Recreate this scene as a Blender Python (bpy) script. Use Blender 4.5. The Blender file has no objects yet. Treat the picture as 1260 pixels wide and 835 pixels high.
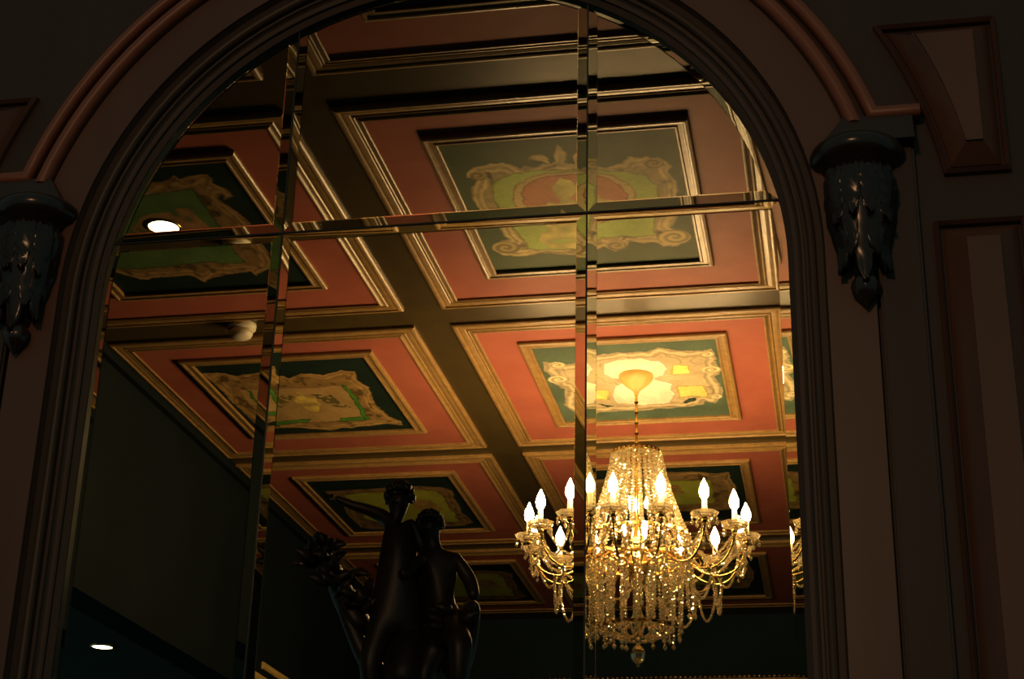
import bpy, bmesh, math, random
import numpy as np
from mathutils import Vector, Matrix

random.seed(7)
PI = math.pi
scn = bpy.context.scene
COL = scn.collection

# ------------------------------------------------------------------ camera, world, lights, exposure
cam_d = bpy.data.cameras.new('camera')
cam = bpy.data.objects.new('camera', cam_d)
COL.objects.link(cam)
cam_d.sensor_width = 36.0
cam_d.lens = 2035.0 / 1260.0 * 36.0
cam_d.clip_start = 0.02
cam_d.clip_end = 100
_p, _r, _y = .402, .025, -.198                      # pitch up, roll, yaw
_f = Vector((math.sin(_y) * math.cos(_p), math.cos(_y) * math.cos(_p), math.sin(_p)))
_rt = Vector((math.cos(_y), -math.sin(_y), 0.0))
_up = _rt.cross(_f)
_rt, _up = _rt * math.cos(_r) + _up * math.sin(_r), -_rt * math.sin(_r) + _up * math.cos(_r)
_m = Matrix((_rt, _up, -_f)).transposed().to_4x4()
_m.translation = Vector((0, 0, 1.6))
cam.matrix_world = _m
scn.camera = cam

world = bpy.data.worlds.new('world')
scn.world = world
world.use_nodes = True
world.node_tree.nodes['Background'].inputs['Color'].default_value = (.50, 1.0, .88, 1)
world.node_tree.nodes['Background'].inputs['Strength'].default_value = .105

BULB_POWER = 190.0            # emission strength of the chandelier's flame bulbs
ROOM_LAMP = 82.0              # watts of the lamp that hangs in the room behind the camera
LAMP_COL = (1.0, .63, .25)

ld = bpy.data.lights.new('room_lamp', 'POINT')
ld.energy = ROOM_LAMP
ld.color = (1.0, .50, .22)
ld.shadow_soft_size = .22
lo = bpy.data.objects.new('room_lamp', ld)
lo.location = (-.76, -1.9, 3.5)
COL.objects.link(lo)

scn.view_settings.view_transform = 'Standard'
scn.view_settings.look = 'None'
scn.view_settings.exposure = 0.0
scn.view_settings.gamma = 1.0
scn.view_settings.use_curve_mapping = False
scn.cycles.max_bounces = 10
scn.cycles.transmission_bounces = 10
scn.cycles.transparent_max_bounces = 24
scn.cycles.sample_clamp_indirect = 6.0
scn.cycles.caustics_reflective = False
scn.cycles.caustics_refractive = False

# ------------------------------------------------------------------ helpers
def tag(o, label=None, cat=None, group=None, kind=None):
    if label: o['label'] = label
    if cat: o['category'] = cat
    if group: o['group'] = group
    if kind: o['kind'] = kind
    return o

def link(o, parent=None):
    COL.objects.link(o)
    if parent is not None: o.parent = parent
    return o

def empty(name, loc=(0, 0, 0), rz=0.0, parent=None):
    o = bpy.data.objects.new(name, None)
    o.empty_display_size = .05
    link(o, parent)
    o.location = loc
    o.rotation_euler = (0, 0, rz)
    return o

class MB:
    """collects shapes of one part"""
    def __init__(s): s.v = []; s.f = []; s.sm = []
    def add(s, vs, fs, smooth=False):
        b = len(s.v)
        s.v += [tuple(map(float, v)) for v in vs]
        s.f += [tuple(b + i for i in f) for f in fs]
        s.sm += [smooth] * len(fs)
    def box(s, a, b, bev=0.0):
        x0, y0, z0 = a; x1, y1, z1 = b
        if bev <= 0:
            vs = [(x, y, z) for x in (x0, x1) for y in (y0, y1) for z in (z0, z1)]
            s.add(vs, [(0, 1, 3, 2), (4, 6, 7, 5), (0, 4, 5, 1), (2, 3, 7, 6), (0, 2, 6, 4), (1, 5, 7, 3)])
            return
        bm = bmesh.new()
        bmesh.ops.create_cube(bm, size=1)
        for v in bm.verts:
            v.co = Vector(((x0 + x1) / 2 + v.co.x * (x1 - x0), (y0 + y1) / 2 + v.co.y * (y1 - y0), (z0 + z1) / 2 + v.co.z * (z1 - z0)))
        bmesh.ops.bevel(bm, geom=bm.edges[:], offset=bev, segments=2, affect='EDGES')
        bm.verts.index_update()
        s.add([v.co for v in bm.verts], [[v.index for v in f.verts] for f in bm.faces])
        bm.free()
    def lathe(s, prof, c=(0, 0, 0), n=24, smooth=True, mod=None, a0=0.0, a1=2 * PI):
        """prof: (r, z) list; mod(angle, k) -> radius factor"""
        full = abs(a1 - a0 - 2 * PI) < 1e-6
        m = n if full else n + 1
        vs = []
        for k, (r, z) in enumerate(prof):
            for i in range(m):
                a = a0 + (a1 - a0) * i / n
                rr = r * (mod(a, k) if mod else 1)
                vs.append((c[0] + rr * math.cos(a), c[1] + rr * math.sin(a), c[2] + z))
        fs = []
        for k in range(len(prof) - 1):
            for i in range(n):
                j = (i + 1) % m if full else i + 1
                fs.append((k * m + i, k * m + j, (k + 1) * m + j, (k + 1) * m + i))
        s.add(vs, fs, smooth)
    def tube(s, pts, rad, n=8, smooth=True, cap=True):
        pts = [Vector(p) for p in pts]
        rads = rad if isinstance(rad, (list, tuple)) else [rad] * len(pts)
        vs = []; ref = None
        for i, p in enumerate(pts):
            t = (pts[min(i + 1, len(pts) - 1)] - pts[max(i - 1, 0)])
            if t.length < 1e-9: t = Vector((0, 0, 1))
            t.normalize()
            if ref is None: ref = Vector((0, 0, 1)) if abs(t.z) < .9 else Vector((1, 0, 0))
            a = t.cross(ref).normalized(); b = t.cross(a).normalized(); ref = -b if False else ref
            for k in range(n):
                w = 2 * PI * k / n
                vs.append(p + (a * math.cos(w) + b * math.sin(w)) * rads[i])
        fs = [(i * n + k, i * n + (k + 1) % n, (i + 1) * n + (k + 1) % n, (i + 1) * n + k) for i in range(len(pts) - 1) for k in range(n)]
        if cap: fs += [tuple(range(n))[::-1], tuple((len(pts) - 1) * n + k for k in range(n))]
        s.add(vs, fs, smooth)
    def bead(s, p, r, h=None, n=6):
        """faceted crystal bead"""
        h = h or r
        x, y, z = p; a0 = random.random() * 6
        vs = [(x, y, z + h)] + [(x + r * math.cos(a0 + 2 * PI * k / n), y + r * math.sin(a0 + 2 * PI * k / n), z + h * .22) for k in range(n)] + \
             [(x + r * math.cos(a0 + 2 * PI * (k + .5) / n), y + r * math.sin(a0 + 2 * PI * (k + .5) / n), z - h * .22) for k in range(n)] + [(x, y, z - h)]
        fs = [(0, 1 + k, 1 + (k + 1) % n) for k in range(n)]
        fs += [(1 + k, 1 + n + k, 1 + (k + 1) % n) for k in range(n)]
        fs += [(1 + (k + 1) % n, 1 + n + k, 1 + n + (k + 1) % n) for k in range(n)]
        fs += [(2 * n + 1, 1 + n + (k + 1) % n, 1 + n + k) for k in range(n)]
        s.add(vs, fs)
    def mesh(s, name):
        me = bpy.data.meshes.new(name)
        me.from_pydata(s.v, [], s.f)
        me.polygons.foreach_set('use_smooth', s.sm)
        bm = bmesh.new(); bm.from_mesh(me)
        bmesh.ops.recalc_face_normals(bm, faces=bm.faces[:])
        bm.to_mesh(me); bm.free()
        me.update()
        return me
    def build(s, name, mat, parent=None, loc=None):
        me = s.mesh(name)
        if mat: me.materials.append(mat)
        o = bpy.data.objects.new(name, me)
        link(o, parent)
        if loc: o.location = loc
        return o

def copy_tree(o, parent=None):
    c = o.copy(); COL.objects.link(c); c.parent = parent
    for ch in list(o.children): copy_tree(ch, c)
    return c

# ------------------------------------------------------------------ materials
def new_mat(name):
    m = bpy.data.materials.new(name); m.use_nodes = True
    nt = m.node_tree
    return m, nt, nt.nodes['Principled BSDF']

def add_noise(nt, scale, detail=6, coords='Object', stretch=(1, 1, 1), rough=.6, dist=0.0):
    tc = nt.nodes.new('ShaderNodeTexCoord'); mp = nt.nodes.new('ShaderNodeMapping')
    mp.inputs['Scale'].default_value = stretch
    nt.links.new(tc.outputs[coords], mp.inputs[0])
    n = nt.nodes.new('ShaderNodeTexNoise')
    n.inputs['Scale'].default_value = scale; n.inputs['Detail'].default_value = detail
    n.inputs['Roughness'].default_value = rough; n.inputs['Distortion'].default_value = dist
    nt.links.new(mp.outputs[0], n.inputs['Vector'])
    return n

def ramp(nt, fac, stops):
    r = nt.nodes.new('ShaderNodeValToRGB')
    e = r.color_ramp.elements
    while len(e) > 1: e.remove(e[-1])
    e[0].position, e[0].color = stops[0][0], (*stops[0][1], 1)
    for p, c in stops[1:]:
        q = e.new(p); q.color = (*c, 1)
    nt.links.new(fac, r.inputs[0])
    return r

def surface(name, c1, c2, scale=6, stretch=(1, 1, 1), rough=.5, metal=0.0, bump=0.0, spec=.5, detail=6, coat=0.0, lo=.3, hi=.7):
    m, nt, b = new_mat(name)
    n = add_noise(nt, scale, detail, 'Object', stretch)
    r = ramp(nt, n.outputs['Fac'], [(lo, c1), (hi, c2)])
    nt.links.new(r.outputs[0], b.inputs['Base Color'])
    b.inputs['Roughness'].default_value = rough
    b.inputs['Metallic'].default_value = metal
    b.inputs['Specular IOR Level'].default_value = spec
    b.inputs['Coat Weight'].default_value = coat
    b.inputs['Coat Roughness'].default_value = .15
    if bump:
        bp = nt.nodes.new('ShaderNodeBump'); bp.inputs['Strength'].default_value = bump; bp.inputs['Distance'].default_value = .01
        nt.links.new(n.outputs['Fac'], bp.inputs['Height']); nt.links.new(bp.outputs[0], b.inputs['Normal'])
    return m

M = {}
M['wood'] = surface('mahogany', (.085, .036, .023), (.135, .056, .034), 5, (1, 1, .12), rough=.42, spec=.35)
M['wood_rib'] = surface('mahogany_moulding', (.185, .056, .030), (.25, .075, .038), 5, (1, 1, .15), rough=.40, spec=.35)
M['wood_dark'] = surface('dark_stained_wood', (.030, .017, .012), (.050, .027, .018), 5, (1, 1, .12), rough=.5, spec=.3)
M['carved'] = surface('polished_carved_wood', (.020, .012, .008), (.036, .020, .012), 14, rough=.22, spec=.42)
M['wood_shaded'] = surface('shaded_mahogany', (.046, .026, .018), (.076, .042, .026), 5, (1, 1, .12), rough=.5, spec=.3)  # mahogany darkened for the shade in the recessed inner moulding
M['black_wood'] = surface('unlit_black_wood', (.004, .009, .011), (.006, .012, .014), 4, rough=.8, spec=.15)  # darkness of the unlit room and a teal haze put into the colour
M['dim_wall'] = surface('haze_teal_wall', (.018, .036, .042), (.022, .042, .048), 4, rough=.9, spec=.1)  # teal tint painted in for haze over the dark far wall
M['soffit'] = surface('haze_teal_soffit', (.08, .105, .10), (.10, .125, .12), 4, rough=.9, spec=.1)  # lightened teal-grey standing in for haze in the dark aisle
M['beam'] = surface('glazed_olive_beam_paint', (.055, .038, .013), (.080, .055, .018), 9, (1, 1, 1), rough=.33, spec=.6)
M['field'] = surface('terracotta_painted_board', (.36, .100, .066), (.44, .130, .085), 5, rough=.55, spec=.14)
M['gilt'] = surface('ochre_gilt_moulding', (.25, .14, .045), (.44, .27, .095), 30, rough=.36, spec=.55, lo=.25, hi=.75)
M['gilt_dark'] = surface('aged_gilt_moulding', (.26, .13, .04), (.46, .25, .08), 30, rough=.4, spec=.5)
M['bronze'] = surface('dark_bronze', (.014, .012, .009), (.026, .020, .012), 20, rough=.45, metal=.0, spec=.35)
M['brass'] = surface('brass', (.55, .34, .09), (.70, .46, .14), 20, rough=.24, metal=1.0)
M['rail_gilt'] = surface('lit_gilt', (.75, .52, .16), (.85, .62, .20), 20, rough=.35)  # gilt lightened so the rails and canopy look lit
M['white_plastic'] = surface('cream_plastic', (.80, .74, .56), (.86, .80, .62), 8, rough=.4)
M['lead'] = surface('dark_glazing_metal', (.012, .012, .012), (.02, .02, .02), 8, rough=.6)

def glow(name, col, s):
    m, nt, b = new_mat(name)
    b.inputs['Base Color'].default_value = (.9, .8, .6, 1)
    b.inputs['Emission Color'].default_value = (*col, 1)
    b.inputs['Emission Strength'].default_value = s
    return m
M['bulb'] = glow('lit_flame_bulb', LAMP_COL, BULB_POWER)
M['inner_bulb'] = glow('lit_inner_bulb', LAMP_COL, BULB_POWER * 1.5)
M['downlight'] = glow('lit_downlight', (1.0, .80, .42), 9.0)
M['sleeve'] = surface('candle_sleeve', (.72, .60, .34), (.82, .70, .42), 30, rough=.4)

# mirror panes built as clear glass, and their bevelled rim
m = bpy.data.materials.new('mirror_as_clear_glass'); m.use_nodes = True
nt = m.node_tree; nt.nodes.clear()
t = nt.nodes.new('ShaderNodeBsdfTransparent'); o_ = nt.nodes.new('ShaderNodeOutputMaterial')
t.inputs['Color'].default_value = (1, 1, 1, 1)
nt.links.new(t.outputs[0], o_.inputs[0]); M['pane'] = m
m = bpy.data.materials.new('bevelled_glass'); m.use_nodes = True
nt = m.node_tree; nt.nodes.clear()
t = nt.nodes.new('ShaderNodeBsdfRefraction'); o_ = nt.nodes.new('ShaderNodeOutputMaterial')
t.inputs['IOR'].default_value = 1.5; t.inputs['Roughness'].default_value = 0.0
t.inputs['Color'].default_value = (.93, .95, .92, 1)
nt.links.new(t.outputs[0], o_.inputs[0]); M['bevel'] = m
# crystal: clear facets with sheen and scatter standing in for light through the beads
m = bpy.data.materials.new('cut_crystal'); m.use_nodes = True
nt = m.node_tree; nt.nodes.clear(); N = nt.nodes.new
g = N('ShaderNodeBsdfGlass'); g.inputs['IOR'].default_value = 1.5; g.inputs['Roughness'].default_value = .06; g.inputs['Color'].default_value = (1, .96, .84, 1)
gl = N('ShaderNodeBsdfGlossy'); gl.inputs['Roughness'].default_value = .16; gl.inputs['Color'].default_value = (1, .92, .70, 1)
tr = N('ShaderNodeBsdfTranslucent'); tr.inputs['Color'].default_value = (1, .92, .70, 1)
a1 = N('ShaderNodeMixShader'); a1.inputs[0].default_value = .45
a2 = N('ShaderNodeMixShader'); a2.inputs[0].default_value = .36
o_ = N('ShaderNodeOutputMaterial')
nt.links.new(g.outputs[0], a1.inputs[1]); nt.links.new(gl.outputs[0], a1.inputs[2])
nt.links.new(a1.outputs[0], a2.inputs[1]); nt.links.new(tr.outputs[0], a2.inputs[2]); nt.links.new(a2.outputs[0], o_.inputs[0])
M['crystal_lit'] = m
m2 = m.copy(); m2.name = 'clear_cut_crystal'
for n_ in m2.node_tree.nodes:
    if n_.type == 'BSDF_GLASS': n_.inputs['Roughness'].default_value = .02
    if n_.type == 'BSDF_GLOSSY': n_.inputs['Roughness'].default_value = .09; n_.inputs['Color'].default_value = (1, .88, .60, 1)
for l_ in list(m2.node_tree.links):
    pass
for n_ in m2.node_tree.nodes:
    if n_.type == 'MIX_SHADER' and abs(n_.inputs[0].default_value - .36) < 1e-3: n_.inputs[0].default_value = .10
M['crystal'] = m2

# painted canvases: pigment stored per vertex, weathered by noise
def paint_mat():
    m, nt, b = new_mat('painted_canvas')
    at = nt.nodes.new('ShaderNodeVertexColor'); at.layer_name = 'pigment'
    n = add_noise(nt, 60, 5)
    mx = nt.nodes.new('ShaderNodeMix'); mx.data_type = 'RGBA'; mx.blend_type = 'MULTIPLY'
    r = ramp(nt, n.outputs['Fac'], [(.3, (.82, .82, .82)), (.7, (1, 1, 1))])
    mx.inputs[0].default_value = 1
    nt.links.new(at.outputs[0], mx.inputs[6]); nt.links.new(r.outputs[0], mx.inputs[7])
    nt.links.new(mx.outputs[2], b.inputs['Base Color'])
    b.inputs['Roughness'].default_value = .55
    b.inputs['Specular IOR Level'].default_value = .10
    return m
M['paint'] = paint_mat()

# ------------------------------------------------------------------ the setting
YW = 2.30                 # plane of the arched glass
CX = -.5935               # centre line of the arch
SZ = 2.70                 # springing height
RG = .557                 # glass radius
H = 2.6                   # ceiling units used for the coffer grid
ZC = 4.216                # beam plane of the coffered ceiling

def arch_path(R, zb, n=40, z_stop=None):
    pts = [(CX - R, zb)] if z_stop is None else []
    a_end = 0.0 if z_stop is None else math.asin((z_stop - SZ) / R)
    for i in range(n + 1):
        a = PI - a_end - (PI - 2 * a_end) * i / n
        pts.append((CX + R * math.cos(a), SZ + R * math.sin(a)))
    if z_stop is None: pts.append((CX + R, zb))
    return pts

ZB = 1.25                 # foot of the arched glass
def wall_with_arch():
    mb = MB()
    inner = arch_path(.60, ZB)
    x0, x1, z0, z1 = -6.0, 5.0, 0.0, 5.2
    def outer(p):
        if p[1] <= ZB + 1e-6: return None
        d = Vector((p[0] - CX, 0, p[1] - SZ)); d.normalize()
        t = min([(x1 - CX) / d.x if d.x > 1e-6 else 1e9, (x0 - CX) / d.x if d.x < -1e-6 else 1e9, (z1 - SZ) / d.z if d.z > 1e-6 else 1e9])
        return (CX + d.x * t, SZ + d.z * t)
    for yy in (YW - .03, YW + .05):
        vs = []; fs = []
        ins = inner[1:-1]
        for p in ins:
            q = outer(p)
            vs += [(p[0], yy, p[1]), (q[0], yy, q[1])]
        for i in range(len(ins) - 1): fs.append((2 * i, 2 * i + 1, 2 * i + 3, 2 * i + 2))
        mb.add(vs, fs)
        a, b = inner[0], inner[-1]
        mb.add([(x0, yy, z0), (a[0], yy, z0), (a[0], yy, SZ), (x0, yy, SZ)], [(0, 1, 2, 3)])
        mb.add([(b[0], yy, z0), (x1, yy, z0), (x1, yy, SZ), (b[0], yy, SZ)], [(0, 1, 2, 3)])
        mb.add([(a[0], yy, z0), (b[0], yy, z0), (b[0], yy, ZB), (a[0], yy, ZB)], [(0, 1, 2, 3)])
    # top corners left by the fan
    ins = inner[1:-1]; q = [outer(p) for p in ins]
    for yy in (YW - .03, YW + .05):
        for xc in (x0, x1):
            for a, b in zip(q[:-1], q[1:]):
                if (abs(a[0] - xc) < 1e-4) != (abs(b[0] - xc) < 1e-4) and (abs(a[1] - z1) < 1e-4) != (abs(b[1] - z1) < 1e-4):
                    mb.add([(a[0], yy, a[1]), (b[0], yy, b[1]), (xc, yy, z1)], [(0, 1, 2)])
    ring = inner + [inner[0]]
    vs = []; fs = []
    for p in ring: vs += [(p[0], YW - .03, p[1]), (p[0], YW + .05, p[1])]
    for i in range(len(ring) - 1): fs.append((2 * i, 2 * i + 1, 2 * i + 3, 2 * i + 2))
    mb.add(vs, fs)
    return mb
w = wall_with_arch().build('wall_front', M['wood_dark']); tag(w, kind='structure')

YB = 10.75                # far wall
XL, XR = -2.90, 1.45
mb = MB(); mb.box((XL, YW + .051, ZC), (XR, YB, ZC + .12))
tag(mb.build('ceiling', M['beam']), kind='structure')
mb = MB(); mb.box((XL - .15, YW + .051, 3.20), (XL, YB, ZC + .12)); mb.box((XL, YW + .06, ZC - .05), (XL + .03, YB, ZC)); 
tag(mb.build('wall_left', M['black_wood']), kind='structure')
mb = MB(); mb.box((XL - 3.0, YW + .051, 3.20), (XL - .151, YB, 3.30))
tag(mb.build('trim_1', M['soffit']), kind='structure')          # low soffit of the side aisle
mb = MB(); mb.box((XR, YW + .051, 2.9), (XR + .12, YB, ZC + .12))
tag(mb.build('wall_right', M['black_wood']), kind='structure')
mb = MB(); mb.box((XL - 3.0, YB, 0), (XR + .12, YB + .12, ZC + .12))
tag(mb.build('wall_back', M['dim_wall']), kind='structure')
mb = MB(); mb.box((-6, -4, -.1), (5, YB, 0))
tag(mb.build('floor', M['black_wood']), kind='structure')

# ------------------------------------------------------------------ arch surround on the near wall
def sweep_arch(profile, path_fn, close=False, smooth=False):
    """profile: (radius, y) list; path_fn(R) -> (x, z) list"""
    mb = MB(); rows = [[(x, y, z) for x, z in path_fn(R)] for R, y in profile]
    n = len(rows[0]); vs = [v for r in rows for v in r]; m = len(rows)
    fs = []
    for k in range(m - 1 if not close else m):
        k2 = (k + 1) % m
        for i in range(n - 1): fs.append((k * n + i, k * n + i + 1, k2 * n + i + 1, k2 * n + i))
    mb.add(vs, fs, smooth)
    if close:
        mb.add([r[0] for r in rows], [tuple(range(m))]); mb.add([r[-1] for r in rows], [tuple(range(m))])
    return mb

surround = empty('arch_surround', (0, 0, 0))
tag(surround, 'dark reddish wood arch surround with ribbed mouldings framing the edge-cut mirror panes', 'arch')
full = lambda R: arch_path(R, ZB - .05, 56)
def bead_prof(rc, yc, r, base, n=8):
    p = [(rc - r, base)]
    for k in range(n + 1):
        a = PI - PI * k / n
        p.append((rc + r * math.cos(a), yc - r * math.sin(a)))
    p.append((rc + r, base))
    return p
prof = [(.557, YW + .02), (.557, YW - .004), (.566, YW - .010), (.566, YW - .016)]
prof += [(.570 + .008 * math.sin(k / 6 * PI / 2), YW - .016 - .010 * (1 - math.cos(k / 6 * PI / 2))) for k in range(7)]
prof += [(.582, YW - .026), (.582, YW - .020), (.587, YW - .020)] + [(.594 + .007 * math.cos(PI - PI * k / 6), YW - .026 - .009 * math.sin(PI * k / 6)) for k in range(7)]
prof += [(.602, YW - .020), (.607, YW - .020), (.612, YW - .040), (.612, YW + .02)]
sweep_arch(prof, full, True).build('inner_moulding', M['wood_shaded'], surround)
sweep_arch([(.6125, YW + .01), (.6125, YW - .045), (.682, YW - .045), (.682, YW + .01)], full, True).build('flat_band', M['wood'], surround)

ZI = 2.925                # impost height, where the outer ribs turn outwards
def rib_path(turn):
    def fn(R):
        a0 = math.asin((ZI - SZ + (R - .735)) / R) if turn else math.asin((ZI - .022 - SZ) / R)
        n = 44; pts = []
        if turn: pts.append((CX - .765, SZ + R * math.sin(a0)))
        for i in range(n + 1):
            a = PI - a0 - (PI - 2 * a0) * i / n
            pts.append((CX + R * math.cos(a), SZ + R * math.sin(a)))
        if turn: pts.append((CX + .765, SZ + R * math.sin(a0)))
        return pts
    return fn
sweep_arch(bead_prof(.697, YW - .052, .0115, YW - .02), rib_path(False), True, True).build('inner_rib', M['wood_rib'], surround)
sweep_arch(bead_prof(.7285, YW - .052, .0105, YW - .02), rib_path(True), True, True).build('outer_rib', M['wood_rib'], surround)
sweep_arch([(.683, YW - .02), (.683, YW - .040), (.743, YW - .040), (.743, YW - .02)], rib_path(False), True).build('rib_ground', M['wood_dark'], surround)

# raised and fielded wall panels beside the arch
def ring_faces(loops, mb, closed_last=True):
    n = len(loops[0]); vs = [v for l in loops for v in l]; fs = []
    for k in range(len(loops) - 1):
        for i in range(n):
            j = (i + 1) % n
            fs.append((k * n + i, k * n + j, (k + 1) * n + j, (k + 1) * n + i))
    if closed_last: fs.append(tuple((len(loops) - 1) * n + i for i in range(n)))
    mb.add(vs, fs)

def inset_poly(pts, d):
    """inset a convex or nearly convex polygon given counter-clockwise or clockwise"""
    n = len(pts)
    area = sum(pts[i][0] * pts[(i + 1) % n][1] - pts[(i + 1) % n][0] * pts[i][1] for i in range(n)) / 2
    s = 1 if area > 0 else -1
    out = []
    for i in range(n):
        p0, p1, p2 = Vector(pts[i - 1]), Vector(pts[i]), Vector(pts[(i + 1) % n])
        a = (p1 - p0).normalized(); b = (p2 - p1).normalized()
        na = Vector((-a.y, a.x)) * s; nb = Vector((-b.y, b.x)) * s
        m_ = (na + nb)
        k = m_.length
        if k < 1e-6: m_ = na; sc = d
        else:
            m_ /= k; sc = d / max(m_.dot(na), .35)
        out.append((p1.x + m_.x * sc, p1.y + m_.y * sc))
    return out

def wall_panel(sgn, lower, label):
    X = lambda d: CX + sgn * d
    cz = 2.0 if lower else 2.97
    root = empty('raised_panel', (X(.84), YW - .03, cz))
    tag(root, label, 'wall panel', 'raised wood panels beside the arch')
    if lower:
        out = [(X(.785), 1.2), (X(.785), 2.722), (X(.892), 2.722), (X(.892), 1.2)]
        ins = .030
    else:
        z0, z1 = 2.826, 3.07
        arc = [(X(math.sqrt(.815 ** 2 - (z0 + (z1 - z0) * k / 8 - SZ) ** 2)), z0 + (z1 - z0) * k / 8) for k in range(9)]
        out = arc + [(X(.878), z1), (X(.878), z0)]
        ins = .026
    inn = inset_poly(out, ins)
    lo2 = lambda P, y: [(x - X(.84), y - (YW - .03), z - cz) for x, z in P]
    mb = MB()
    ring_faces([lo2(out, YW - .029), lo2(out, YW - .034), lo2(inn, YW - .064), lo2(inn, YW - .068)], mb)
    mb.build('raised_field', M['wood'], root)
    big = inset_poly(out, -.009); mid = inset_poly(out, -.005); mid2 = inset_poly(out, -.013)
    mb = MB()
    ring_faces([lo2(mid2, YW - .029), lo2(mid2, YW - .040), lo2(big, YW - .047), lo2(mid, YW - .040), lo2(mid, YW - .029)], mb, False)
    mb.build('panel_moulding', M['wood'], root)
    return root
wall_panel(1, False, 'raised panel with a curved edge right of the arch, above the right carved bracket')
wall_panel(1, True, 'tall narrow raised panel at the far right, below the curved panel')
wall_panel(-1, False, 'raised panel with a curved edge at the upper left corner beside the arch')

# carved brackets under the ribs
def make_bracket(sgn, label):
    root = empty('carved_bracket', (CX + sgn * .668, YW - .045, 2.86))
    tag(root, label, 'bracket', 'carved brackets carrying the arch')
    mb = MB()
    mb.add([(-.018, .045, .052), (.085, .045, .052), (.085, -.012, .052), (-.018, -.012, .052),
            (-.052, .045, .0), (.085, .045, .0), (.085, -.030, .0), (-.052, -.030, .0)],
           [(0, 1, 2, 3), (4, 5, 6, 7), (0, 1, 5, 4), (1, 2, 6, 5), (2, 3, 7, 6), (3, 0, 4, 7)])
    imp = mb.build('impost_block', M['wood_dark'], root); imp.scale = (sgn, 1, 1)
    mb = MB()
    mb.lathe([(.001, .004), (.045, .004), (.062, .0), (.069, -.006), (.072, -.014), (.071, -.024), (.064, -.032), (.055, -.036), (.048, -.046), (.001, -.046)], n=40)
    mb.build('round_capital', M['carved'], root)
    mb = MB()
    prof = [(.001, -.045), (.046, -.046), (.051, -.060), (.050, -.080), (.043, -.105), (.034, -.135), (.026, -.165), (.020, -.195), (.014, -.215), (.001, -.222)]
    mb.lathe(prof, n=72, mod=lambda a, k: 1 + .10 * abs(math.sin(a * 6)) * (1 if k < 8 else 0) + .03 * math.sin(a * 12 + k))
    mb.build('fluted_stem', M['carved'], root)
    # acanthus leaves: curled lobed blades hanging down the stem
    for a_deg, L, tier in ((-150, .17, 0), (-118, .15, 0), (-90, .19, 0), (-62, .15, 0), (-30, .17, 0), (-134, .10, 1), (-104, .09, 1), (-76, .09, 1), (-46, .10, 1)):
        a = math.radians(a_deg); n = 18; m = 7
        vs = []; fs = []
        for i in range(n + 1):
            t = i / n
            z = -.048 - L * t - .0
            rad = .050 - .030 * t * (L / .19) + .012 * math.sin(t * PI) + (.018 * max(0, t - .75) / .25) + tier * .006
            wdt = (.023 * math.sin(PI * min(1, .18 + t * .80)) ** .8) * (1 + .28 * abs(math.sin(t * PI * 5))) * (1 - .25 * tier)
            for j in range(m):
                s = (j / (m - 1) - .5) * 2
                rr = rad - .010 * s * s + .004 * math.cos(s * PI * 3)
                px = rr * math.cos(a) - math.sin(a) * s * wdt
                py = rr * math.sin(a) + math.cos(a) * s * wdt
                vs.append((px, py, z + .008 * s * s))
        for i in range(n):
            for j in range(m - 1): fs.append((i * m + j, i * m + j + 1, (i + 1) * m + j + 1, (i + 1) * m + j))
        mb = MB(); mb.add(vs, fs, True)
        lf = mb.build('acanthus_leaf', M['carved'], root)
        sm = lf.modifiers.new('thick', 'SOLIDIFY'); sm.thickness = .004
    mb = MB()
    mb.lathe([(.001, 0), (.012, -.001), (.019, -.010), (.021, -.020), (.018, -.031), (.010, -.040), (.004, -.048), (.001, -.052)], c=(0, -.012, -.215), n=28, mod=lambda a, k: 1 + .06 * math.cos(a * 8))
    mb.build('drop_finial', M['carved'], root)
    return root
make_bracket(-1, 'polished carved wooden bracket with round capital at the left edge, left of the arch')
make_bracket(1, 'polished carved wooden bracket with round capital right of the arch')

# pilasters under the brackets
for sgn, lab in ((-1, 'plain dark pilaster below the left carved bracket'), (1, 'plain dark pilaster below the right carved bracket')):
    mb = MB()
    x0, x1 = sorted((CX + sgn * .688, CX + sgn * .752))
    mb.box((x0, YW - .050, .0), (x1, YW - .0305, 2.86), .004)
    tag(mb.build('pilaster', M['wood_dark']), lab, 'pilaster', 'pilasters flanking the arch')

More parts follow.
